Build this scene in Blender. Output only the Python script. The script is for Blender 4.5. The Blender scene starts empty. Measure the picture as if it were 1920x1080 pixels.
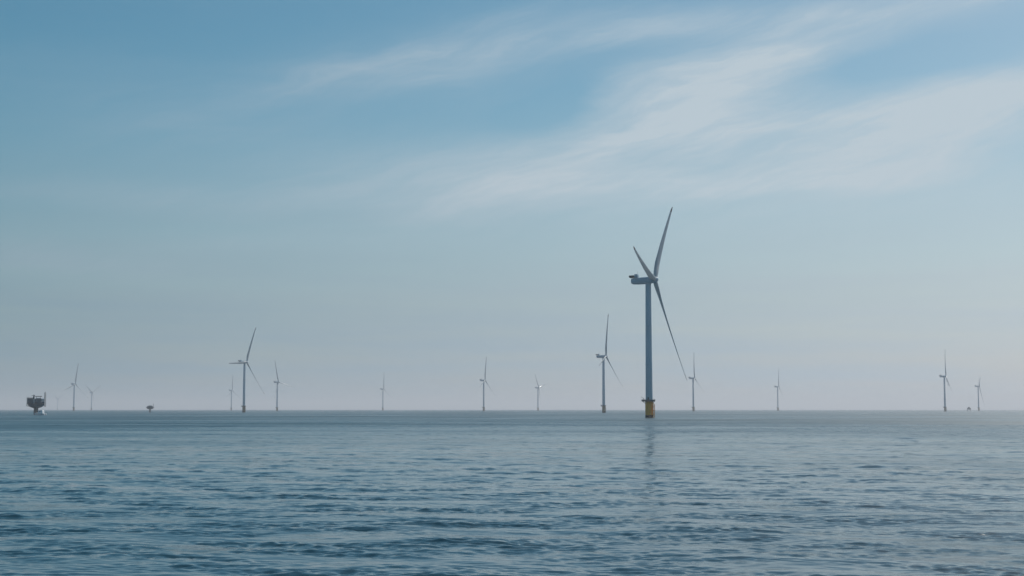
import bpy, bmesh, math, random
import numpy as np
from mathutils import Vector, Matrix

R = math.radians
SC = bpy.context.scene
COL = SC.collection

# ------------------------------------------------------------------ camera
CAM_H = 6.0
cam_d = bpy.data.cameras.new('camera')
cam_d.sensor_width = 36.0
cam_d.lens = 50.0
cam_d.clip_start = 0.5
cam_d.clip_end = 200000.0
cam = bpy.data.objects.new('camera', cam_d)
COL.objects.link(cam)
cam.location = (0, 0, CAM_H)
cam.rotation_euler = (R(90 + 4.876), 0, 0)
SC.camera = cam

# ------------------------------------------------------------------ exposure
SC.view_settings.view_transform = 'Standard'
SC.view_settings.look = 'None'
SC.view_settings.exposure = 0.0
SC.view_settings.gamma = 1.0
SC.view_settings.use_curve_mapping = False
SC.cycles.volume_bounces = 1
SC.cycles.max_bounces = 8
SC.cycles.use_denoising = True

# ------------------------------------------------------------------ sun and sky
SUN_EL = 40.0
SUN_AZ = 34.0          # clockwise from +Y, the way the camera looks
SKY_STRENGTH = 0.075


class NT:
    """terse node builder"""
    def __init__(self, tree):
        self.t = tree

    def n(self, typ, **kw):
        nd = self.t.nodes.new(typ)
        for k, v in kw.items():
            setattr(nd, k, v)
        return nd

    def link(self, a, b):
        self.t.links.new(a, b)

    def put(self, sock, v):
        if isinstance(v, bpy.types.NodeSocket):
            self.t.links.new(v, sock)
        else:
            sock.default_value = v

    def m(self, op, a, b=0.0, c=0.0, clamp=False):
        nd = self.n('ShaderNodeMath', operation=op, use_clamp=clamp)
        self.put(nd.inputs[0], a)
        self.put(nd.inputs[1], b)
        self.put(nd.inputs[2], c)
        return nd.outputs[0]

    def vm(self, op, a, b=(0, 0, 0), s=None):
        nd = self.n('ShaderNodeVectorMath', operation=op)
        self.put(nd.inputs[0], a)
        self.put(nd.inputs[1], b)
        if s is not None:
            self.put(nd.inputs['Scale'], s)
        return nd.outputs['Value'] if op in ('LENGTH', 'DOT_PRODUCT') else nd.outputs[0]

    def comb(self, x, y, z=0.0):
        nd = self.n('ShaderNodeCombineXYZ')
        for i, v in enumerate((x, y, z)):
            self.put(nd.inputs[i], v)
        return nd.outputs[0]

    def noise(self, vec, scale=1.0, detail=4.0, rough=0.5, dist=0.0):
        nd = self.n('ShaderNodeTexNoise')
        self.put(nd.inputs['Vector'], vec)
        nd.inputs['Scale'].default_value = scale
        nd.inputs['Detail'].default_value = detail
        nd.inputs['Roughness'].default_value = rough
        nd.inputs['Distortion'].default_value = dist
        return nd

    def ramp(self, v, lo, hi, a=0.0, b=1.0, smooth=True):
        nd = self.n('ShaderNodeMapRange')
        nd.interpolation_type = 'SMOOTHSTEP' if smooth else 'LINEAR'
        self.put(nd.inputs['Value'], v)
        for k, x in zip(('From Min', 'From Max', 'To Min', 'To Max'), (lo, hi, a, b)):
            self.put(nd.inputs[k], x)
        return nd.outputs[0]

    def mixc(self, f, a, b, mode='MIX'):
        nd = self.n('ShaderNodeMix', data_type='RGBA', blend_type=mode)
        self.put(nd.inputs[0], f)
        self.put(nd.inputs[6], a)
        self.put(nd.inputs[7], b)
        return nd.outputs[2]


def build_world():
    w = bpy.data.worlds.new('World')
    SC.world = w
    w.use_nodes = True
    t = w.node_tree
    t.nodes.clear()
    N = NT(t)
    sky = N.n('ShaderNodeTexSky', sky_type='NISHITA')
    sky.sun_disc = False
    sky.sun_elevation = R(SUN_EL)
    sky.sun_rotation = R(SUN_AZ)
    sky.altitude = 0.0
    sky.air_density = 1.0
    sky.dust_density = 0.7
    sky.ozone_density = 2.0
    hs = N.n('ShaderNodeHueSaturation')
    hs.inputs['Hue'].default_value = 0.474
    hs.inputs['Saturation'].default_value = 1.37
    hs.inputs['Value'].default_value = 0.865
    N.link(sky.outputs[0], hs.inputs['Color'])

    # direction -> azimuth and elevation in degrees (cirrus far away, fixed in the sky)
    g = N.n('ShaderNodeTexCoord').outputs['Generated']
    sep = N.n('ShaderNodeSeparateXYZ')
    N.link(g, sep.inputs[0])
    az = N.m('MULTIPLY', N.m('ARCTAN2', sep.outputs[0], sep.outputs[1]), 57.2958)
    el = N.m('MULTIPLY', N.m('ARCSINE', sep.outputs[2]), 57.2958)

    def rot(ax, ex, ang):
        c, s = math.cos(R(ang)), math.sin(R(ang))
        u = N.m('ADD', N.m('MULTIPLY', ax, c), N.m('MULTIPLY', ex, s))
        v = N.m('SUBTRACT', N.m('MULTIPLY', ex, c), N.m('MULTIPLY', ax, s))
        return u, v

    # soft warp so that the edges fray
    wv = N.noise(N.comb(N.m('MULTIPLY', az, 0.16), N.m('MULTIPLY', el, 0.42)), 1.0, 5.0, 0.55)
    ws = N.n('ShaderNodeSeparateXYZ')
    N.link(wv.outputs['Color'], ws.inputs[0])
    azw = N.m('ADD', az, N.m('MULTIPLY', N.m('SUBTRACT', ws.outputs[0], 0.5), 4.0))
    elw = N.m('ADD', el, N.m('MULTIPLY', N.m('SUBTRACT', ws.outputs[1], 0.5), 1.3))

    u1, v1 = rot(azw, elw, 16.0)
    st = N.noise(N.comb(N.m('MULTIPLY', u1, 0.10), N.m('MULTIPLY', v1, 0.9)), 1.0, 6.0, 0.6).outputs[0]
    u2, v2 = rot(azw, elw, 3.0)
    st2 = N.noise(N.comb(N.m('MULTIPLY', u2, 0.09), N.m('MULTIPLY', v2, 0.75), 4.7), 1.0, 6.0, 0.55).outputs[0]

    # fine fibres, combed along the cloud's own drift
    u3, v3 = rot(azw, elw, 19.0)
    fib = N.noise(N.comb(N.m('MULTIPLY', u3, 0.35), N.m('MULTIPLY', v3, 4.2), 9.1), 1.0, 7.0, 0.68).outputs[0]
    u4, v4 = rot(azw, elw, 6.0)
    fib2 = N.noise(N.comb(N.m('MULTIPLY', u4, 0.30), N.m('MULTIPLY', v4, 3.0), 2.3), 1.0, 7.0, 0.65).outputs[0]
    fibre = N.m('ADD', N.ramp(fib, 0.28, 0.72, 0.84, 1.13), N.ramp(fib2, 0.28, 0.72, -0.11, 0.11))

    def blob(a0, e0, la, le, ang, amp, power=1.0):
        u, v = rot(N.m('SUBTRACT', azw, a0), N.m('SUBTRACT', elw, e0), ang)
        q = N.m('ADD', N.m('POWER', N.m('ABSOLUTE', N.m('DIVIDE', u, la)), 2.0),
                N.m('POWER', N.m('ABSOLUTE', N.m('DIVIDE', v, le)), 2.0))
        return N.m('MULTIPLY', N.m('EXPONENT', N.m('MULTIPLY', q, -power)), amp)

    def total(lst):
        s = lst[0]
        for b in lst[1:]:
            s = N.m('ADD', s, b)
        return s

    main = total([
        blob(7.6, 12.8, 4.6, 1.25, 15.0, 0.60),
        blob(10.8, 13.9, 3.8, 0.85, 14.0, 0.40),
        blob(6.2, 11.1, 5.0, 0.7, 5.0, 0.42),
        blob(10.5, 10.9, 5.0, 0.8, -1.0, 0.26),
        blob(18.6, 11.7, 5.0, 1.1, 12.0, 0.60),
        blob(14.5, 11.9, 6.5, 1.4, 0.0, 0.34),
        blob(17.0, 15.7, 7.5, 0.6, 4.0, 0.46),
        blob(14.0, 15.0, 6.0, 0.7, 2.0, 0.16),
        blob(5.2, 15.2, 4.2, 0.6, 6.0, 0.24),
        blob(-5.0, 14.0, 5.6, 0.36, 17.0, 0.22),
        blob(-1.5, 14.3, 6.5, 1.1, 10.0, 0.24),
        blob(-7.0, 13.0, 8.0, 1.2, 6.0, 0.10),
        blob(-1.0, 8.4, 5.5, 0.6, 3.0, 0.27),
        blob(-0.5, 9.4, 8.0, 1.0, 2.0, 0.24),
        blob(6.5, 9.4, 9.0, 1.1, 0.0, 0.26),
        blob(15.5, 9.6, 6.0, 0.6, 8.0, 0.34),
        blob(12.0, 9.4, 12.0, 2.6, 2.0, 0.29),
        blob(-14.0, 8.3, 7.0, 0.6, 0.0, 0.16),
        blob(-19.0, 5.9, 6.0, 0.55, -4.0, 0.18),
        blob(-10.0, 10.5, 9.0, 1.4, -8.0, 0.10),
        blob(-9.0, 6.8, 8.0, 0.7, 2.0, 0.12),
    ])
    gap = total([blob(15.5, 13.4, 3.4, 0.75, 3.0, 0.36),
                 blob(1.5, 11.8, 2.2, 0.9, 20.0, 0.26)])
    tex = N.m('ADD', N.m('MULTIPLY', N.ramp(st, 0.3, 0.72), 0.75), N.m('MULTIPLY', N.ramp(st2, 0.3, 0.7), 0.45))
    mask = N.m('MULTIPLY', N.m('SUBTRACT', main, gap), N.m('MULTIPLY', N.m('ADD', N.m('MULTIPLY', tex, 0.85), 0.62), fibre))
    # cirrus elsewhere round the sky, and a thin veil low down
    wide = N.m('MULTIPLY', N.ramp(st2, 0.42, 0.85), N.ramp(el, 2.0, 14.0, 0.02, 0.06))
    far = N.m('MULTIPLY', N.ramp(st, 0.4, 0.8), N.ramp(N.m('ABSOLUTE', az), 24.0, 50.0, 0.0, 0.3))
    mask = N.m('MAXIMUM', N.m('ADD', N.m('ADD', mask, wide), far), 0.0)
    mask = N.m('MINIMUM', mask, 0.92)

    bg = N.n('ShaderNodeBackground')
    N.link(hs.outputs[0], bg.inputs[0])
    bg.inputs[1].default_value = SKY_STRENGTH
    bc = N.n('ShaderNodeBackground')
    N.put(bc.inputs[0], N.mixc(N.ramp(az, -24.0, 8.0), (0.36, 0.44, 0.51, 1), (0.51, 0.595, 0.655, 1)))
    # a thin milky layer low over the sea, paler towards the sun
    bv = N.n('ShaderNodeBackground')
    N.put(bv.inputs[0], N.mixc(N.ramp(az, -24.0, 24.0, 0.0, 1.0, False), (0.165, 0.285, 0.365, 1), (0.475, 0.565, 0.635, 1)))
    mv = N.n('ShaderNodeMixShader')
    bank = N.noise(N.comb(N.m('MULTIPLY', az, 0.07), N.m('MULTIPLY', el, 0.9), 1.7), 1.0, 5.0, 0.6).outputs[0]
    N.put(mv.inputs[0], N.m('MULTIPLY', N.ramp(el, 1.5, 13.5, 0.88, 0.0), N.ramp(bank, 0.3, 0.7, 0.86, 1.12), clamp=True))
    N.link(bg.outputs[0], mv.inputs[1])
    N.link(bv.outputs[0], mv.inputs[2])
    bc.inputs[1].default_value = 1.0
    mx = N.n('ShaderNodeMixShader')
    N.link(mask, mx.inputs[0])
    N.link(mv.outputs[0], mx.inputs[1])
    N.link(bc.outputs[0], mx.inputs[2])
    out = N.n('ShaderNodeOutputWorld')
    N.link(mx.outputs[0], out.inputs[0])


build_world()

sun_d = bpy.data.lights.new('sun', 'SUN')
sun_d.energy = 2.8
sun_d.angle = R(0.6)
sun_d.color = (1.0, 0.95, 0.87)
sun = bpy.data.objects.new('sun', sun_d)
COL.objects.link(sun)
sdir = Vector((math.sin(R(SUN_AZ)) * math.cos(R(SUN_EL)), math.cos(R(SUN_AZ)) * math.cos(R(SUN_EL)), math.sin(R(SUN_EL))))
sun.rotation_euler = sdir.to_track_quat('Z', 'Y').to_euler()


# ------------------------------------------------------------------ materials
def paint(name, col, rough=0.45, var=0.12, scale=0.35, stretch=(1, 1, 0.18), streak=None, metallic=0.0):
    m = bpy.data.materials.new(name)
    m.use_nodes = True
    t = m.node_tree
    N = NT(t)
    b = t.nodes['Principled BSDF']
    o = N.n('ShaderNodeTexCoord').outputs['Object']
    v = N.vm('MULTIPLY', o, stretch)
    n1 = N.noise(v, scale, 6.0, 0.6).outputs[0]
    f = N.ramp(n1, 0.3, 0.7, 1.0 - var, 1.0 + var * 0.4)
    c = N.vm('SCALE', tuple(col), s=f)
    if streak:
        n2 = N.noise(N.vm('MULTIPLY', o, (1.0, 1.0, 0.06)), 2.2, 5.0, 0.65).outputs[0]
        c = N.mixc(N.ramp(n2, 0.58, 0.74, 0.0, 0.55), c, (*streak, 1))
    N.put(b.inputs['Base Color'], c)
    N.put(b.inputs['Roughness'], N.ramp(n1, 0.2, 0.8, rough - 0.08, rough + 0.1))
    b.inputs['Metallic'].default_value = metallic
    return m


M_GREY = paint('turbine_paint', (0.38, 0.51, 0.60), 0.42, 0.08)
M_BLADE = paint('blade_gelcoat', (0.40, 0.44, 0.47), 0.38, 0.06, 0.2, (1, 1, 0.3))
M_TIP = paint('blade_tip_paint', (0.11, 0.09, 0.09), 0.5, 0.1)
M_YEL = paint('yellow_paint', (0.85, 0.36, 0.02), 0.5, 0.2, 0.6, streak=(0.24, 0.12, 0.04))
M_DULL = paint('dull_yellow_paint', (0.23, 0.165, 0.085), 0.6, 0.25, 0.6, streak=(0.10, 0.08, 0.06))  # darker, browner yellow for the bases of all turbines but the nearest
M_TIDE = paint('tide_growth', (0.035, 0.04, 0.03), 0.8, 0.4, 2.0, (1, 1, 1))
M_DECK = paint('grating_steel', (0.06, 0.085, 0.095), 0.6, 0.2, 1.0, (1, 1, 1))
M_DARK = paint('dark_steel', (0.028, 0.045, 0.055), 0.5, 0.25, 0.8, (1, 1, 1))
M_CLAD = paint('blue_grey_cladding', (0.022, 0.085, 0.13), 0.5, 0.3, 0.5, (1, 1, 0.4))
M_PALE = paint('pale_cladding', (0.42, 0.47, 0.50), 0.5, 0.15, 0.5)
M_CONC = paint('column_steel', (0.13, 0.14, 0.15), 0.6, 0.25, 0.6, streak=(0.07, 0.05, 0.04))
M_WHITE = paint('boat_white', (0.86, 0.88, 0.90), 0.35, 0.08)
M_BLUE = paint('boat_blue', (0.03, 0.06, 0.14), 0.35, 0.1)
M_GLASS = paint('dark_glass', (0.012, 0.016, 0.02), 0.12, 0.1)


# ------------------------------------------------------------------ mesh helpers
def mesh_obj(name, bm, mat, parent=None, smooth=True, angle=35.0):
    bmesh.ops.recalc_face_normals(bm, faces=bm.faces[:])
    me = bpy.data.meshes.new(name)
    bm.to_mesh(me)
    bm.free()
    me.materials.append(mat)
    if smooth:
        me.polygons.foreach_set('use_smooth', [True] * len(me.polygons))
        me.set_sharp_from_angle(angle=R(angle))
    o = bpy.data.objects.new(name, me)
    COL.objects.link(o)
    if parent is not None:
        o.parent = parent
    return o


def empty(name, loc, rz=0.0, label=None, cat=None, group=None):
    o = bpy.data.objects.new(name, None)
    o.empty_display_size = 1.0
    COL.objects.link(o)
    o.location = loc
    o.rotation_euler = (0, 0, rz)
    if label:
        o['label'] = label
        o['category'] = cat
    if group:
        o['group'] = group
    return o


def loft(bm, rings, cap=True):
    rows = [[bm.verts.new(p) for p in r] for r in rings]
    n = len(rows[0])
    for a, b in zip(rows, rows[1:]):
        for i in range(n):
            j = (i + 1) % n
            bm.faces.new((a[i], a[j], b[j], b[i]))
    if cap:
        bm.faces.new(rows[0][::-1])
        bm.faces.new(rows[-1])


def circle(cx, cy, z, r, n):
    return [(cx + r * math.cos(2 * math.pi * i / n), cy + r * math.sin(2 * math.pi * i / n), z) for i in range(n)]


def lathe(bm, prof, n=32, cx=0.0, cy=0.0):
    loft(bm, [circle(cx, cy, z, r, n) for r, z in prof])


def box(bm, x0, x1, y0, y1, z0, z1, bev=0.0):
    r = bmesh.ops.create_cube(bm, size=1.0)
    for v in r['verts']:
        v.co = Vector(((x0 + x1) / 2 + v.co.x * (x1 - x0), (y0 + y1) / 2 + v.co.y * (y1 - y0), (z0 + z1) / 2 + v.co.z * (z1 - z0)))
    if bev:
        es = list({e for v in r['verts'] for e in v.link_edges})
        bmesh.ops.bevel(bm, geom=es, offset=bev, segments=2, affect='EDGES', profile=0.5)


def tube(bm, p, q, r, n=8, r2=None):
    p, q = Vector(p), Vector(q)
    d = (q - p).normalized()
    a = d.orthogonal().normalized()
    b = d.cross(a)
    r2 = r if r2 is None else r2
    rings = []
    for c, rr in ((p, r), (q, r2)):
        rings.append([c + a * rr * math.cos(2 * math.pi * i / n) + b * rr * math.sin(2 * math.pi * i / n) for i in range(n)])
    loft(bm, rings)


def polyrail(bm, pts, z0, h, r=0.05, closed=True):
    n = len(pts)
    for i in range(n):
        x, y = pts[i]
        tube(bm, (x, y, z0), (x, y, z0 + h), r, 6)
        if i == n - 1 and not closed:
            break
        x2, y2 = pts[(i + 1) % n]
        for k in (0.5, 1.0):
            tube(bm, (x, y, z0 + h * k), (x2, y2, z0 + h * k), r * 0.8, 6)


# ------------------------------------------------------------------ the sea
def build_sea():
    rng = np.random.default_rng(11)
    # rings: fine near the viewer, wider far away
    rs = [3.0]
    while rs[-1] < 42000.0:
        r = rs[-1]
        if r < 42.0:
            dr = min(0.3, r * 0.14)
        elif r < 650.0:
            dr = min(max(0.085, r * r / 60000.0), 0.7)
        else:
            dr = min(0.7 + (r - 650.0) * 0.022, r * 0.05)
        rs.append(r + dr)
    rs = np.array(rs)
    fine = np.linspace(-R(22), R(22), 920)
    side = np.linspace(R(22), R(40), 110)[1:]
    rest = np.linspace(R(40), 2 * math.pi - R(40), 120)[1:-1]
    th = np.concatenate([-side[::-1], fine, side, rest])               # clockwise from +Y
    dth = np.abs(np.diff(np.concatenate([th, [th[0] + 2 * math.pi]])))
    nr, nt = len(rs), len(th)
    X = rs[:, None] * np.sin(th)[None, :]
    Y = rs[:, None] * np.cos(th)[None, :]
    Z = np.zeros_like(X)
    dr = np.gradient(rs)[:, None]
    lat = rs[:, None] * np.maximum(dth, 1e-4)[None, :]
    # wind sea: many small trains spread about the wind, steepness falls with length
    wind = R(78.0)
    # the short waves come in groups: calm glassy water between steeper patches
    env = np.zeros_like(X)
    for _ in range(16):
        k = 2 * math.pi / rng.uniform(3.0, 14.0)
        d = wind + rng.normal(0.0, 0.5)
        env += np.cos(k * (math.cos(d) * X + math.sin(d) * Y) + rng.uniform(0, 6.28))
    env = np.clip(0.85 + 0.17 * env, 0.3, 1.8)
    nw = 140
    lam = np.exp(rng.uniform(math.log(0.36), math.log(4.5), nw))
    spread = rng.normal(0.0, 0.46, nw)
    ph = rng.uniform(0, 2 * math.pi, nw)
    steep = 0.0168 * np.where(lam < 1.7, 1.0, (1.7 / lam) ** 1.25) * rng.uniform(0.6, 1.3, nw)
    # a low older sea under it
    n2 = 34
    lam = np.concatenate([lam, rng.uniform(6.0, 17.0, n2)])
    spread = np.concatenate([spread, rng.normal(-0.25, 0.42, n2)])
    ph = np.concatenate([ph, rng.uniform(0, 2 * math.pi, n2)])
    steep = np.concatenate([steep, 0.0062 * rng.uniform(0.6, 1.3, n2)])
    for l, s, p, k0 in zip(lam, spread, ph, steep):
        k = 2 * math.pi / l
        d = wind + s
        kx, ky = k * math.cos(d), k * math.sin(d)
        a = k0 / k
        step_r = np.abs(kx * np.sin(th) + ky * np.cos(th))[None, :] / k * dr
        step_t = np.abs(kx * np.cos(th) - ky * np.sin(th))[None, :] / k * lat
        step = np.sqrt(step_r ** 2 + step_t ** 2)
        damp = np.clip(2.2 - step / (l * 0.22), 0.0, 1.0)
        rows = np.where(damp.max(axis=1) > 0)[0]
        if len(rows) == 0:
            continue
        hi = rows.max() + 1
        arg = kx * X[:hi] + ky * Y[:hi] + p
        c = np.cos(arg)
        w = env[:hi] if l < 4.0 else 1.0
        Z[:hi] += damp[:hi] * a * w * (c + 0.22 * np.cos(2 * arg))
    co = np.empty((nr * nt + 1, 3), dtype=np.float32)
    co[:-1, 0] = X.ravel()
    co[:-1, 1] = Y.ravel()
    co[:-1, 2] = Z.ravel()
    co[-1] = (0, 0, 0)
    i = np.arange(nr - 1)[:, None] * nt
    j = np.arange(nt)[None, :]
    j2 = (j + 1) % nt
    quads = np.stack([i + j, i + nt + j, i + nt + j2, i + j2], axis=-1).reshape(-1, 4)[:, ::-1]
    jj = np.arange(nt)
    tris = np.stack([np.full(nt, nr * nt), jj, (jj + 1) % nt], axis=-1)[:, ::-1]
    me = bpy.data.meshes.new('sea')
    nq, ntri = len(quads), len(tris)
    me.vertices.add(len(co))
    me.vertices.foreach_set('co', co.ravel())
    loops = np.concatenate([quads.ravel(), tris.ravel()]).astype(np.int32)
    me.loops.add(len(loops))
    me.loops.foreach_set('vertex_index', loops)
    starts = np.concatenate([np.arange(nq) * 4, nq * 4 + np.arange(ntri) * 3]).astype(np.int32)
    me.polygons.add(nq + ntri)
    me.polygons.foreach_set('loop_start', starts)
    me.polygons.foreach_set('use_smooth', np.ones(nq + ntri, dtype=bool))
    me.update(calc_edges=True)
    me.validate()
    if me.polygons[0].normal.z < 0:
        me.flip_normals()
    o = bpy.data.objects.new('sea', me)
    COL.objects.link(o)
    o['kind'] = 'structure'

    m = bpy.data.materials.new('sea_water')
    m.use_nodes = True
    t = m.node_tree
    N = NT(t)
    b = t.nodes['Principled BSDF']
    geo = N.n('ShaderNodeNewGeometry')
    pos = geo.outputs['Position']
    rotn = N.n('ShaderNodeVectorRotate', rotation_type='Z_AXIS')
    rotn.inputs['Angle'].default_value = R(-78.0)
    N.link(pos, rotn.inputs['Vector'])
    p = rotn.outputs[0]                       # x along the wind
    # wind patches: where the breeze roughens the surface more
    patch = N.noise(N.vm('MULTIPLY', p, (0.0021, 0.0034, 0)), 1.0, 4.0, 0.6).outputs[0]
    patch = N.ramp(patch, 0.32, 0.70, 0.62, 1.25)
    lane = N.noise(N.vm('MULTIPLY', p, (0.022, 0.0045, 0)), 1.0, 4.0, 0.6).outputs[0]
    patch = N.m('MULTIPLY', patch, N.ramp(lane, 0.34, 0.68, 0.6, 1.35))
    # slopes of the ripples too small for the mesh, three bands
    tot = None
    for sc, det, amp, off in (((2.6, 0.8, 0), 3.0, 0.08, 0.0), ((0.42, 0.15, 0), 4.0, 0.19, 7.3), ((9.0, 4.0, 0), 2.0, 0.04, 3.1), ((0.075, 0.022, 0), 3.0, 0.09, 11.9)):
        n = N.noise(N.vm('ADD', N.vm('MULTIPLY', p, sc), (off, off, off)), 1.0, det, 0.55)
        v = N.vm('SCALE', N.vm('SUBTRACT', n.outputs['Color'], (0.5, 0.5, 0.5)), s=amp * 2.0)
        tot = v if tot is None else N.vm('ADD', tot, v)
    # ripples run along the wind: most of their slope lies that way
    back = N.n('ShaderNodeVectorRotate', rotation_type='Z_AXIS')
    back.inputs['Angle'].default_value = R(78.0)
    N.link(N.vm('MULTIPLY', tot, (1.0, 0.38, 0.0)), back.inputs['Vector'])
    tot = back.outputs[0]
    tot = N.vm('MULTIPLY', N.vm('SCALE', tot, s=patch), (1.0, 1.0, 0.0))
    nrm = N.vm('NORMALIZE', N.vm('ADD', geo.outputs['Normal'], tot))
    N.put(b.inputs['Normal'], nrm)
    b.inputs['Base Color'].default_value = (0.034, 0.094, 0.126, 1)
    # capillary roughness: gentle water round the viewer, a breezier sea farther out
    out = N.ramp(N.vm('LENGTH', N.vm('MULTIPLY', pos, (1, 1, 0))), 60.0, 800.0, 0.0, 1.0)
    N.put(b.inputs['Roughness'], N.m('MULTIPLY', N.ramp(out, 0.0, 1.0, 0.13, 0.42, False), N.ramp(patch, 0.4, 1.5, 0.62, 1.32)))
    b.inputs['IOR'].default_value = 1.333
    me.materials.append(m)
    return o


build_sea()

# ------------------------------------------------------------------ wind turbines
HUB_Z = 99.0
BLADE_R = 78.6
TILT = R(7.0)
YAW = R(-20.7)


def blade_sections():
    # radius, chord, thickness ratio, twist degrees, upwind offset
    tab = [(1.4, 3.1, 1.00, 16.0), (4.0, 3.15, 0.98, 16.0), (8.0, 3.9, 0.72, 15.0), (13.0, 4.2, 0.48, 12.5),
           (18.0, 4.3, 0.37, 10.0), (26.0, 3.9, 0.29, 7.0), (36.0, 3.7, 0.25, 4.5), (48.0, 3.0, 0.22, 2.4),
           (60.0, 2.45, 0.19, 0.8), (69.0, 2.0, 0.18, -0.2), (75.0, 1.55, 0.18, -0.6), (77.6, 0.85, 0.18, -0.8), (78.6, 0.15, 0.2, -0.8)]
    return tab


def blade_ring(r, chord, tk, tw, pitch=19.0, n=20):
    p = R(tw + pitch)
    cone = r * math.tan(R(4.1)) + 2.4 * (r / BLADE_R) ** 2
    cx, cy = math.sin(p), math.cos(p)
    nx, ny = math.cos(p), -math.sin(p)
    rnd = max(0.0, min(1.0, (tk - 0.4) / 0.55))
    pts = []
    for i in range(n):
        a = 2 * math.pi * i / n
        s = 0.5 - 0.5 * math.cos(a)          # 0 at leading edge .. 1 trailing edge
        foil = 2.6 * tk * (0.2969 * math.sqrt(s) - 0.126 * s - 0.3516 * s ** 2 + 0.2843 * s ** 3 - 0.1015 * s ** 4) * 1.9
        circ = 0.5 * tk * math.sin(math.acos(max(-1, min(1, 1 - 2 * s))))
        h = (1 - rnd) * foil + rnd * circ
        sgn = 1.0 if i <= n / 2 else -1.0
        along = (0.5 * rnd + 0.30 * (1 - rnd) - s) * chord
        thick = h * chord * sgn
        pts.append((cone + cx * along + nx * thick, cy * along + ny * thick, r))
    return pts


def lerp_table(tab, r):
    for a, b in zip(tab, tab[1:]):
        if a[0] <= r <= b[0]:
            f = (r - a[0]) / (b[0] - a[0])
            return tuple(x + (y - x) * f for x, y in zip(a, b))
    return tab[-1]


TAB = blade_sections()
TIP_FROM = 72.5


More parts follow.
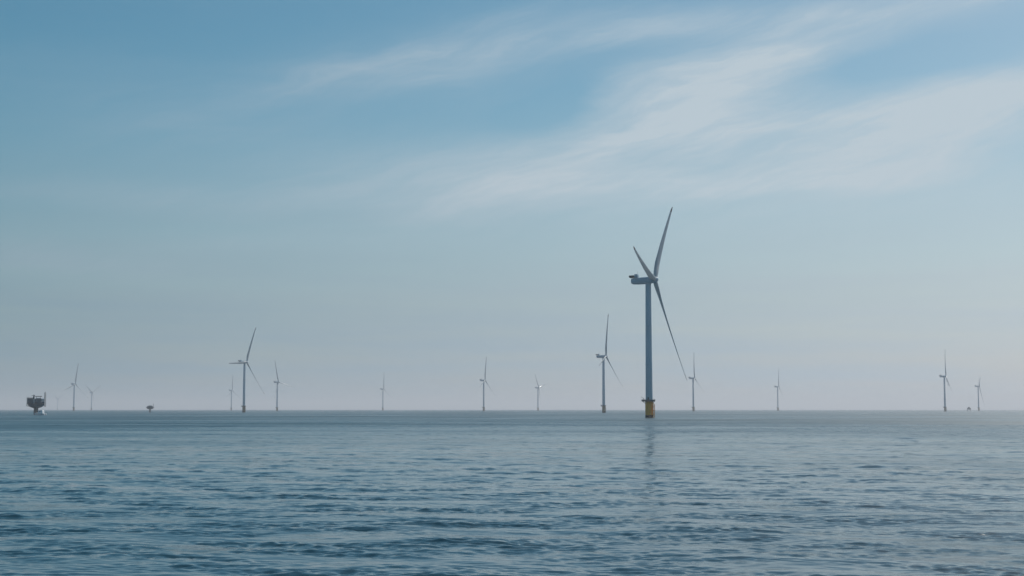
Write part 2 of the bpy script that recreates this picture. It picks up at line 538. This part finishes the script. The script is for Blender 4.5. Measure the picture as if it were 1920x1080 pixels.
def make_turbine():
    root = empty('wind_turbine', (0, 0, 0), YAW)
    # yellow foundation piece with a dark tide band
    bm = bmesh.new()
    lathe(bm, [(2.85, 1.9), (2.85, 11.2), (2.95, 11.3), (2.95, 11.7), (2.7, 11.8)], 40)
    tp = mesh_obj('transition_piece', bm, M_YEL, root)
    bm = bmesh.new()
    lathe(bm, [(2.87, -0.9), (2.87, 1.9)], 40)
    mesh_obj('tide_band', bm, M_TIDE, tp)
    # boat landing: two fender tubes, ladder, standoffs; on the side away from the rotor's wake
    bm = bmesh.new()
    ang = R(-20.0)
    d = Vector((math.cos(ang), math.sin(ang), 0))
    s = Vector((-d.y, d.x, 0))
    for k in (-0.9, 0.9):
        q = d * 4.0 + s * k
        tube(bm, q + Vector((0, 0, -0.8)), q + Vector((0, 0, 9.2)), 0.27, 10)
        tube(bm, q + Vector((0, 0, 9.2)), d * 2.9 + s * k + Vector((0, 0, 10.4)), 0.24, 10)
        for z in (2.6, 5.2, 7.8):
            tube(bm, q + Vector((0, 0, z)), d * 2.5 + s * k + Vector((0, 0, z)), 0.16, 8)
    for k in (-0.28, 0.28):
        q = d * 3.55 + s * k
        tube(bm, q + Vector((0, 0, 0.2)), q + Vector((0, 0, 11.6)), 0.07, 6)
    z = 0.5
    while z < 11.4:
        tube(bm, d * 3.55 + s * -0.28 + Vector((0, 0, z)), d * 3.55 + s * 0.28 + Vector((0, 0, z)), 0.04, 6)
        z += 0.5
    mesh_obj('boat_landing', bm, M_YEL, tp)
    # working platform, wider on the side under the nacelle's tail
    bm = bmesh.new()
    n = 20
    outer = []
    for i in range(n):
        a = 2 * math.pi * i / n
        rr = 4.3 + 1.3 * max(0.0, math.cos(a - math.pi)) ** 2
        outer.append((rr * math.cos(a), rr * math.sin(a)))
    rings = [[(x * 0.93, y * 0.93, 11.55) for x, y in outer], [(x, y, 11.75) for x, y in outer], [(x, y, 12.2) for x, y in outer]]
    loft(bm, rings)
    for i in range(0, n, 2):
        x, y = outer[i]
        tube(bm, (x * 0.95, y * 0.95, 11.85), (2.93 * x / math.hypot(x, y), 2.93 * y / math.hypot(x, y), 10.2), 0.12, 6)
    pf = mesh_obj('platform', bm, M_DECK, root)
    bm = bmesh.new()
    polyrail(bm, [(x * 0.98, y * 0.98) for x, y in outer], 12.2, 1.15, 0.055)
    for i in range(n):
        (xa, ya), (xb, yb) = outer[i], outer[(i + 1) % n]
        q = [Vector((xa * k, ya * k, z)) for k, z in ((1.0, 12.21), (1.0, 12.75), (0.985, 12.75), (0.985, 12.21))]
        w = [Vector((xb * k, yb * k, z)) for k, z in ((1.0, 12.21), (1.0, 12.75), (0.985, 12.75), (0.985, 12.21))]
        loft(bm, [q, w])
    mesh_obj('railing', bm, M_DECK, pf)
    bm = bmesh.new()
    tube(bm, (-4.4, 1.0, 12.2), (-4.4, 1.0, 14.1), 0.16, 8)
    tube(bm, (-4.4, 1.0, 14.0), (-6.3, 0.4, 14.9), 0.11, 8)
    mesh_obj('davit', bm, M_DECK, pf)
    # tower
    bm = bmesh.new()
    zb, zt = 12.2, HUB_Z - 2.6
    prof = [(2.62, zb), (2.62, zb + 0.35), (2.55, zb + 0.4)]
    for z in (38.0, 66.0):
        r = 2.55 + (2.02 - 2.55) * (z - zb) / (zt - zb)
        prof += [(r, z - 0.25), (r + 0.035, z - 0.2), (r + 0.035, z + 0.2), (r, z + 0.25)]
    prof += [(2.02, zt - 0.5), (2.22, zt - 0.4), (2.22, zt)]
    lathe(bm, prof, 48)
    tw = mesh_obj('tower', bm, M_GREY, root)
    bm = bmesh.new()
    box(bm, -0.45, 0.45, -2.66, -2.45, 12.5, 14.7, 0.05)
    mesh_obj('door', bm, M_DECK, tw)
    # nacelle: rounded drum lofted along the rotor axis (built level, then tilted a little)
    bm = bmesh.new()
    rings = []
    for x, wv, hv, zc in ((-12.6, 1.2, 1.1, 0.15), (-12.3, 1.9, 1.7, 0.1), (-11.2, 2.5, 2.2, 0.0), (-8.0, 2.75, 2.45, 0.0), (-3.0, 2.85, 2.55, 0.0),
                          (1.6, 2.85, 2.6, 0.0), (2.1, 2.7, 2.5, 0.0), (2.3, 2.3, 2.2, 0.0)):
        ring = []
        for i in range(32):
            a = 2 * math.pi * i / 32
            ca, sa = math.cos(a), math.sin(a)
            e = 0.72
            ring.append((x, wv * math.copysign(abs(ca) ** e, ca), zc + hv * math.copysign(abs(sa) ** e, sa)))
        rings.append(ring)
    loft(bm, rings)
    na = mesh_obj('nacelle', bm, M_GREY, root)
    na.location = (0, 0, HUB_Z - 0.3)
    na.rotation_euler = (0, -R(2.0), 0)
    # cooler block and hoist platform behind it on the roof
    bm = bmesh.new()
    box(bm, -9.7, -7.3, -2.4, 2.4, 2.46, 5.0, 0.35)
    mesh_obj('cooler', bm, M_GREY, na)
    bm = bmesh.new()
    box(bm, -13.6, -9.8, -2.6, 2.6, 2.75, 3.1)
    for x in (-12.0, -10.4):
        for y in (-1.4, 1.4):
            tube(bm, (x, y, 1.4), (x, y, 2.8), 0.14, 6)
    box(bm, -13.6, -13.48, -2.6, 2.6, 3.1, 4.2)
    for y in (-2.6, 2.48):
        box(bm, -13.47, -9.8, y, y + 0.12, 3.1, 4.2)
    mesh_obj('hoist_platform', bm, M_DARK, na)
    bm = bmesh.new()
    tube(bm, (-8.2, 1.6, 4.9), (-8.2, 1.6, 7.6), 0.07, 6, 0.04)
    mesh_obj('wind_sensor', bm, M_DARK, na)
    # hub and spinner, axis tilted up into the wind
    hub_c = Vector((4.8, 0, HUB_Z))
    bm = bmesh.new()
    rings = []
    for x, r in ((-2.6, 1.9), (-2.5, 2.15), (-1.2, 2.3), (0.3, 2.3), (1.3, 2.05), (2.1, 1.45), (2.6, 0.7), (2.75, 0.15)):
        rings.append([(x, r * math.cos(2 * math.pi * i / 32), r * math.sin(2 * math.pi * i / 32)) for i in range(32)])
    loft(bm, rings)
    hub = mesh_obj('hub', bm, M_GREY, root)
    hub.location = hub_c
    hub.rotation_euler = (0, -TILT, 0)
    # blade and its dark tip
    bm = bmesh.new()
    rs = [1.4, 2.6, 4.0, 6.0, 8.0, 10.5, 13.0, 15.5, 18.0, 22.0, 26.0, 31.0, 36.0, 42.0, 48.0, 54.0, 60.0, 65.0, 69.0, 71.0, TIP_FROM]
    loft(bm, [blade_ring(*lerp_table(TAB, r)) for r in rs])
    bl = mesh_obj('blade', bm, M_BLADE, root, True, 60)
    bm = bmesh.new()
    loft(bm, [blade_ring(*lerp_table(TAB, r)) for r in (TIP_FROM, 73.0, 75.0, 76.6, 77.6, 78.6)])
    tip = mesh_obj('blade_tip', bm, M_TIP, bl, True, 60)
    bl.location = hub_c
    blades = [bl]
    for k in (1, 2):
        c = bl.copy()
        COL.objects.link(c)
        c.parent = root
        t2 = tip.copy()
        COL.objects.link(t2)
        t2.parent = c
        blades.append(c)
    return root


def spin(root, phase):
    bl = [c for c in root.children if c.name.startswith('blade')]
    for k, b in enumerate(bl):
        m = Matrix.Rotation(-TILT, 4, 'Y') @ Matrix.Rotation(-R(phase + 120 * k), 4, 'X')
        b.rotation_euler = m.to_euler()


def copy_tree(o, parent=None):
    c = o.copy()
    COL.objects.link(c)
    if parent is not None:
        c.parent = parent
    for ch in o.children:
        copy_tree(ch, c)
    return c


TURBINES = [
    # x, y, rotor phase, yaw change, label
    (98.3, 1022.3, 41.0, 0.0, 'tallest and nearest wind turbine, on a bright yellow foundation with a dark platform'),
    (160.9, 2503.0, 15.0, 0.0, 'second tallest wind turbine, standing just left of the tallest one with the yellow foundation'),
    (-528.9, 2815.1, 26.0, 0.0, 'tall wind turbine with wide open blades, tallest of the left half of the sea'),
    (-802.1, 4871.7, 342.0, 0.0, 'small wind turbine, one blade level to the right, just right of the tall left one'),
    (-1383.0, 7029.7, 5.0, 0.0, 'faint hazy wind turbine close on the left side of the tall left one'),
    (-1612.7, 5251.8, 12.0, 0.0, 'small wind turbine standing second to the right of the big dark platform with the boat'),
    (-2334.9, 7923.4, 60.0, 0.0, 'faint thin wind turbine between the small round platform and the bigger turbine on its left'),
    (-4078.1, 12804.2, 60.0, 0.0, 'faintest and smallest wind turbine, just right of the dark platform with the boat'),
    (-594.4, 6566.7, 4.0, 0.0, 'lone faint wind turbine in the wide gap left of the photo centre'),
    (-90.8, 4576.2, 12.0, 0.0, 'slim wind turbine just left of the middle, with one blade straight up'),
    (112.0, 6160.9, 78.0, 0.0, 'short faint wind turbine just right of the middle, one blade reaching low to upper right'),
    (541.7, 4262.8, 2.0, 0.0, 'wind turbine just right of the tallest one, upright blade thin and faint'),
    (1093.7, 5870.6, 14.0, 0.0, 'lone small faint wind turbine midway between the tallest one and right edge'),
    (1220.2, 4021.7, 8.0, 0.0, 'taller of the two wind turbines near the right edge, seen edge on'),
    (1875.3, 5735.4, 60.0, 0.0, 'rightmost wind turbine, small, with one blade pointing down beside its tower'),
]
proto = make_turbine()
for i, (x, y, phs, dy, lab) in enumerate(TURBINES):
    o = proto if i == 0 else copy_tree(proto)
    o.location = (x, y, 0)
    o.rotation_euler = (0, 0, YAW + R(dy))
    o['label'] = lab
    o['category'] = 'wind turbine'
    o['group'] = 'wind turbines standing in the sea'
    spin(o, phs)
    if i:
        for ch in o.children:
            if ch.name.startswith('transition_piece'):
                for w in [ch] + [c for c in ch.children if c.name.startswith('boat_landing')]:
                    w.material_slots[0].link = 'OBJECT'
                    w.material_slots[0].material = M_DULL


# ------------------------------------------------------------------ offshore platforms
def lattice(bm, x, y, z0, z1, w, r=0.09, bays=8, w2=None):
    w2 = w if w2 is None else w2

    def cor(z):
        ww = (w + (w2 - w) * (z - z0) / (z1 - z0)) / 2
        return [Vector((x + sx * ww, y + sy * ww, z)) for sx, sy in ((-1, -1), (1, -1), (1, 1), (-1, 1))]
    for b in range(bays):
        za, zb = z0 + (z1 - z0) * b / bays, z0 + (z1 - z0) * (b + 1) / bays
        A, B = cor(za), cor(zb)
        for i in range(4):
            j = (i + 1) % 4
            tube(bm, A[i], B[i], r, 6)
            tube(bm, A[i], B[j], r * 0.7, 5)
            tube(bm, B[i], B[j], r * 0.7, 5)


def big_platform():
    x, y = -512.1, 1535.6
    root = empty('offshore_substation', (x, y, 0), math.atan2(-x, y),
                 'big dark offshore substation platform on one thick column, a white boat at its foot', 'offshore platform')
    bm = bmesh.new()
    lathe(bm, [(2.3, -0.9), (2.3, 6.6), (2.6, 7.4), (3.4, 8.4)], 32)
    col = mesh_obj('column', bm, M_CONC, root)
    bm = bmesh.new()
    for k in (-0.8, 0.8):
        tube(bm, (k + 1.2, -2.9, -0.8), (k + 1.2, -2.9, 6.6), 0.2, 8)
        for z in (1.5, 3.5, 5.5):
            tube(bm, (k + 1.2, -2.9, z), (k + 0.8, -1.9, z), 0.12, 6)
    mesh_obj('boat_landing', bm, M_CONC, col)
    # faceted underside narrowing to the column
    bm = bmesh.new()

    def oct(hx, hy, z, c=0.28):
        cx, cy = hx * c, hy * c
        return [(-hx + cx, -hy, z), (hx - cx, -hy, z), (hx, -hy + cy, z), (hx, hy - cy, z), (hx - cx, hy, z), (-hx + cx, hy, z), (-hx, hy - cy, z), (-hx, -hy + cy, z)]
    loft(bm, [oct(3.2, 3.2, 7.5), oct(5.6, 5.0, 8.2), oct(7.3, 6.2, 9.3), oct(8.6, 6.9, 11.4)])
    mesh_obj('underdeck', bm, M_CLAD, root, True, 25)
    # open lower deck on the left with its rail
    bm = bmesh.new()
    box(bm, -9.9, -6.6, -5.2, 4.0, 9.6, 9.95)
    for yy in (-4.8, -0.5, 3.6):
        tube(bm, (-9.5, yy, 9.6), (-6.4, yy, 8.4), 0.14, 6)
        tube(bm, (-9.6, yy, 9.95), (-9.0, yy, 12.0), 0.12, 6)
    lo = mesh_obj('lower_deck', bm, M_DARK, root)
    bm = bmesh.new()
    polyrail(bm, [(-6.6, -5.1), (-8.2, -5.1), (-9.8, -5.1), (-9.8, -3), (-9.8, -1), (-9.8, 1), (-9.8, 3.9)], 9.95, 1.1, 0.05, False)
    mesh_obj('railing', bm, M_DARK, lo)
    # main equipment block
    bm = bmesh.new()
    box(bm, -9.3, -3.4, -6.4, 6.4, 11.87, 17.7, 0.12)
    tops0 = mesh_obj('equipment_hall', bm, M_CLAD, root, True, 25)
    bm = bmesh.new()
    box(bm, -1.6, 5.2, -6.7, 6.4, 11.87, 17.2, 0.12)
    tops = mesh_obj('equipment_hall', bm, M_CLAD, root, True, 25)
    bm = bmesh.new()
    box(bm, -3.38, -1.62, -6.2, 6.0, 11.9, 17.0, 0.05)
    mesh_obj('stair_tower', bm, M_PALE, root, True, 25)
    bm = bmesh.new()
    box(bm, -9.9, 8.3, -7.2, 7.0, 11.45, 11.85)
    box(bm, -9.9, -3.2, -7.0, 6.9, 17.75, 18.05)
    for xx in (-9.6, -6.5, -3.3):
        tube(bm, (xx, -6.95, 11.85), (xx, -6.95, 17.75), 0.12, 6)
    mesh_obj('deck_edge', bm, M_DARK, root)
    bm = bmesh.new()
    box(bm, -1.0, 1.2, -6.84, -6.72, 12.4, 13.5)
    mesh_obj('louvre_panel', bm, M_DECK, tops)
    bm = bmesh.new()
    box(bm, 5.25, 8.0, -6.0, 5.6, 14.6, 17.4, 0.1)
    mesh_obj('control_cabin', bm, M_PALE, root, True, 25)
    bm = bmesh.new()
    box(bm, 5.3, 8.1, -6.6, 6.4, 11.9, 14.4, 0.08)
    mesh_obj('transformer_bay', bm, M_CLAD, root, True, 25)
    bm = bmesh.new()
    polyrail(bm, [(-9.8, -7.0), (-8.2, -7), (-6.6, -7), (-5, -7), (-3.3, -7), (-3.3, 6.8), (-9.8, 6.8)], 18.05, 1.1, 0.05)
    polyrail(bm, [(-3.2, -7.1), (-1, -7.1), (1, -7.1), (3, -7.1), (5, -7.1), (7, -7.1), (8.2, -7.1), (8.2, 6.8)], 11.85, 1.1, 0.05, False)
    mesh_obj('railing', bm, M_DARK, root)
    # pale roof plant and the helicopter deck on legs
    bm = bmesh.new()
    box(bm, -0.8, 5.0, -5.2, 5.0, 17.25, 18.2, 0.15)
    mesh_obj('roof_plant', bm, M_PALE, root, True, 25)
    bm = bmesh.new()
    loft(bm, [oct(3.4, 3.4, 19.6), oct(3.7, 3.7, 20.0), oct(3.7, 3.7, 20.25)])
    for xx, yy in ((-2, -2), (2, -2), (2, 2), (-2, 2)):
        tube(bm, (xx, yy, 18.2), (xx, yy, 19.6), 0.16, 6)
    for v in bm.verts:
        v.co.x += 2.3
    mesh_obj('helideck', bm, M_DECK, root, True, 25)
    # pedestal crane
    bm = bmesh.new()
    lathe(bm, [(0.75, 17.0), (0.75, 20.3), (0.95, 20.4), (0.95, 20.9), (0.4, 21.2)], 20, -2.5, -2.0)
    cr = mesh_obj('crane', bm, M_CLAD, root)
    bm = bmesh.new()
    tube(bm, (-1.4, -2.0, 21.0), (-5.2, -2.4, 20.5), 0.22, 6, 0.14)
    tube(bm, (-2.5, -2.0, 21.1), (-2.3, -2.0, 22.0), 0.12, 6)
    tube(bm, (-2.3, -2.0, 22.0), (-5.2, -2.4, 20.6), 0.04, 5)
    mesh_obj('boom', bm, M_DARK, cr)
    # tall lattice mast on the right side
    bm = bmesh.new()
    lattice(bm, 8.95, -3.0, 8.7, 24.0, 1.7, 0.17, 9, 1.25)
    box(bm, 8.2, 9.7, -3.75, -2.25, 24.0, 24.2)
    for z in (10.5, 13.2, 16.0):
        tube(bm, (7.6, -3.0, z), (9.0, -3.0, z), 0.14, 6)
    mesh_obj('lattice_mast', bm, M_CONC, root)
    bm = bmesh.new()
    tube(bm, (8.95, -3.0, 24.2), (8.95, -3.0, 26.0), 0.06, 6)
    mesh_obj('antenna', bm, M_DARK, root)


def small_platform():
    x, y = -717.3, 2828.3
    root = empty('offshore_substation', (x, y, 0), math.atan2(-x, y),
                 'small flat dark platform on a short thin column, alone on the horizon at the left', 'offshore platform')
    bm = bmesh.new()
    lathe(bm, [(1.9, -0.9), (1.5, 3.5), (1.5, 5.6), (2.4, 6.4)], 24)
    mesh_obj('column', bm, M_CONC, root)
    bm = bmesh.new()

    def rr(hx, hy, z):
        return [(hx * math.copysign(abs(math.cos(a)) ** 0.6, math.cos(a)), hy * math.copysign(abs(math.sin(a)) ** 0.6, math.sin(a)), z) for a in [2 * math.pi * i / 24 for i in range(24)]]
    loft(bm, [rr(3.0, 3.0, 6.3), rr(5.2, 4.6, 6.9), rr(6.6, 5.4, 8.2), rr(7.6, 6.0, 9.6)])
    mesh_obj('underdeck', bm, M_CLAD, root, True, 25)
    bm = bmesh.new()
    box(bm, -5.6, 5.0, -5.0, 5.0, 9.65, 12.3, 0.2)
    mesh_obj('equipment_hall', bm, M_CLAD, root, True, 25)
    bm = bmesh.new()
    box(bm, -8.0, 8.0, -6.0, 6.0, 9.61, 9.95)
    mesh_obj('deck_edge', bm, M_DARK, root)
    bm = bmesh.new()
    box(bm, -3.0, 3.8, -3.4, 3.4, 12.35, 13.7, 0.15)
    mesh_obj('roof_plant', bm, M_PALE, root, True, 25)
    bm = bmesh.new()
    lattice(bm, 6.2, 0.0, 9.95, 17.4, 1.0, 0.12, 5, 0.6)
    mesh_obj('lattice_mast', bm, M_CONC, root)
    bm = bmesh.new()
    polyrail(bm, [(-7.9, -5.9), (-4, -5.9), (0, -5.9), (4, -5.9), (7.9, -5.9), (7.9, 5.9), (-7.9, 5.9)], 9.95, 1.1, 0.06)
    mesh_obj('railing', bm, M_DARK, root)


def far_platform():
    x, y = 1474.5, 4605.8
    root = empty('offshore_substation', (x, y, 0), math.atan2(-x, y),
                 'tiny dark hump of a platform low on the horizon, left of the rightmost turbine', 'offshore platform')
    for sx in (-3.6, 3.6):
        for sy in (-3.6, 3.6):
            bm = bmesh.new()
            tube(bm, (sx * 1.35, sy * 1.35, -0.9), (sx, sy, 5.2), 0.7, 10)
            mesh_obj('leg', bm, M_CONC, root)
    bm = bmesh.new()
    box(bm, -6.6, 6.6, -5.5, 5.5, 5.2, 6.0)
    box(bm, -5.4, 5.6, -4.8, 4.8, 6.05, 10.4, 0.2)
    mesh_obj('equipment_hall', bm, M_CLAD, root, True, 25)
    bm = bmesh.new()
    box(bm, -3.0, 2.8, -3.4, 3.4, 10.45, 13.2, 0.2)
    mesh_obj('roof_plant', bm, M_CLAD, root, True, 25)
    bm = bmesh.new()
    tube(bm, (0.4, 0, 13.2), (0.4, 0, 16.2), 0.22, 6, 0.1)
    mesh_obj('mast', bm, M_CONC, root)


big_platform()
small_platform()
far_platform()


# ------------------------------------------------------------------ crew boat at the foot of the platform
def crew_boat():
    px, py = -512.1, 1535.6
    az = math.atan2(px, py)
    right = Vector((math.cos(az), -math.sin(az), 0))
    toward = Vector((-math.sin(az), -math.cos(az), 0))
    c = Vector((px, py, 0)) + right * 5.2 + toward * 6.5
    # bow (+X local) points to the column
    head = (-right * 0.86 - toward * 0.5)
    root = empty('crew_boat', c, math.atan2(head.y, head.x),
                 'small white work boat with a dark wheelhouse window, nosing up to the dark platform column', 'boat')
    L = 5.4
    for s in (-1, 1):
        bm = bmesh.new()
        rings = []
        for x, hw, zt, zk in ((-L, 0.85, 1.45, -0.5), (-L + 1, 0.95, 1.5, -0.6), (-1, 1.0, 1.65, -0.65), (2.5, 0.9, 1.95, -0.6), (4.8, 0.6, 2.3, -0.35), (6.0, 0.28, 2.55, 0.2), (6.5, 0.08, 2.65, 0.9)):
            yc = s * 1.75
            rings.append([(x, yc - hw, zt), (x, yc - hw * 0.95, zt * 0.45), (x, yc - hw * 0.6, zk * 0.4), (x, yc, zk),
                          (x, yc + hw * 0.6, zk * 0.4), (x, yc + hw * 0.95, zt * 0.45), (x, yc + hw, zt)])
        loft(bm, rings)
        mesh_obj('hull', bm, M_WHITE, root, True, 40)
    bm = bmesh.new()
    loft(bm, [[(-L, -2.75, z), (3.5, -2.75, z + 0.45), (5.6, -2.1, z + 0.9), (5.6, 2.1, z + 0.9), (3.5, 2.75, z + 0.45), (-L, 2.75, z)] for z in (1.35, 1.62)])
    mesh_obj('deck', bm, M_WHITE, root, True, 20)
    bm = bmesh.new()
    loft(bm, [[(-2.9, -2.0, 1.7), (2.7, -2.0, 1.9), (2.7, 2.0, 1.9), (-2.9, 2.0, 1.7)],
              [(-2.8, -1.9, 3.3), (2.4, -1.9, 3.3), (2.4, 1.9, 3.3), (-2.8, 1.9, 3.3)],
              [(-2.5, -1.75, 4.6), (1.5, -1.75, 4.6), (1.5, 1.75, 4.6), (-2.5, 1.75, 4.6)],
              [(-2.3, -1.6, 4.85), (1.3, -1.6, 4.85), (1.3, 1.6, 4.85), (-2.3, 1.6, 4.85)]])
    wh = mesh_obj('wheelhouse', bm, M_WHITE, root, True, 20)
    bm = bmesh.new()
    for s in (-1, 1):
        a = [Vector((-0.3, s * 1.905, 3.4)), Vector((1.5, s * 1.905, 3.4)), Vector((1.1, s * 1.79, 4.4)), Vector((-0.3, s * 1.79, 4.4))]
        b = [v + Vector((0, s * 0.06, 0)) for v in a]
        loft(bm, [a, b])
    a = [Vector((2.36, -1.6, 3.4)), Vector((2.36, 1.6, 3.4)), Vector((1.66, 1.5, 4.4)), Vector((1.66, -1.5, 4.4))]
    loft(bm, [a, [v + Vector((0.07, 0, 0.02)) for v in a]])
    mesh_obj('window', bm, M_GLASS, wh, True, 20)
    bm = bmesh.new()
    tube(bm, (-1.0, 0, 4.8), (-1.3, 0, 7.4), 0.1, 6, 0.05)
    tube(bm, (-1.15, -0.9, 6.2), (-1.15, 0.9, 6.2), 0.06, 6)
    mesh_obj('mast', bm, M_WHITE, wh)
    bm = bmesh.new()
    polyrail(bm, [(-6.2, -2.6), (-4.6, -2.6), (-3.2, -2.6)], 1.6, 1.0, 0.04, False)
    polyrail(bm, [(-6.2, 2.6), (-4.6, 2.6), (-3.2, 2.6)], 1.6, 1.0, 0.04, False)
    mesh_obj('railing', bm, M_DARK, root)
    bm = bmesh.new()
    box(bm, 5.5, 6.4, -2.1, 2.1, 2.15, 2.75, 0.12)
    mesh_obj('bow_fender', bm, M_DARK, root)


crew_boat()


# ------------------------------------------------------------------ haze
def build_haze():
    bm = bmesh.new()
    box(bm, -43000, 43000, -43000, 43000, -3.0, 200.0)
    m = bpy.data.materials.new('sea_haze')
    m.use_nodes = True
    t = m.node_tree
    t.nodes.clear()
    N = NT(t)
    v = N.n('ShaderNodeVolumePrincipled')
    v.inputs['Color'].default_value = (0.955, 0.935, 0.97, 1)
    v.inputs['Density'].default_value = 0.000088
    v.inputs['Anisotropy'].default_value = 0.25
    o = N.n('ShaderNodeOutputMaterial')
    N.link(v.outputs[0], o.inputs['Volume'])
    ob = mesh_obj('haze', bm, m, None, False)
    ob['kind'] = 'stuff'


build_haze()
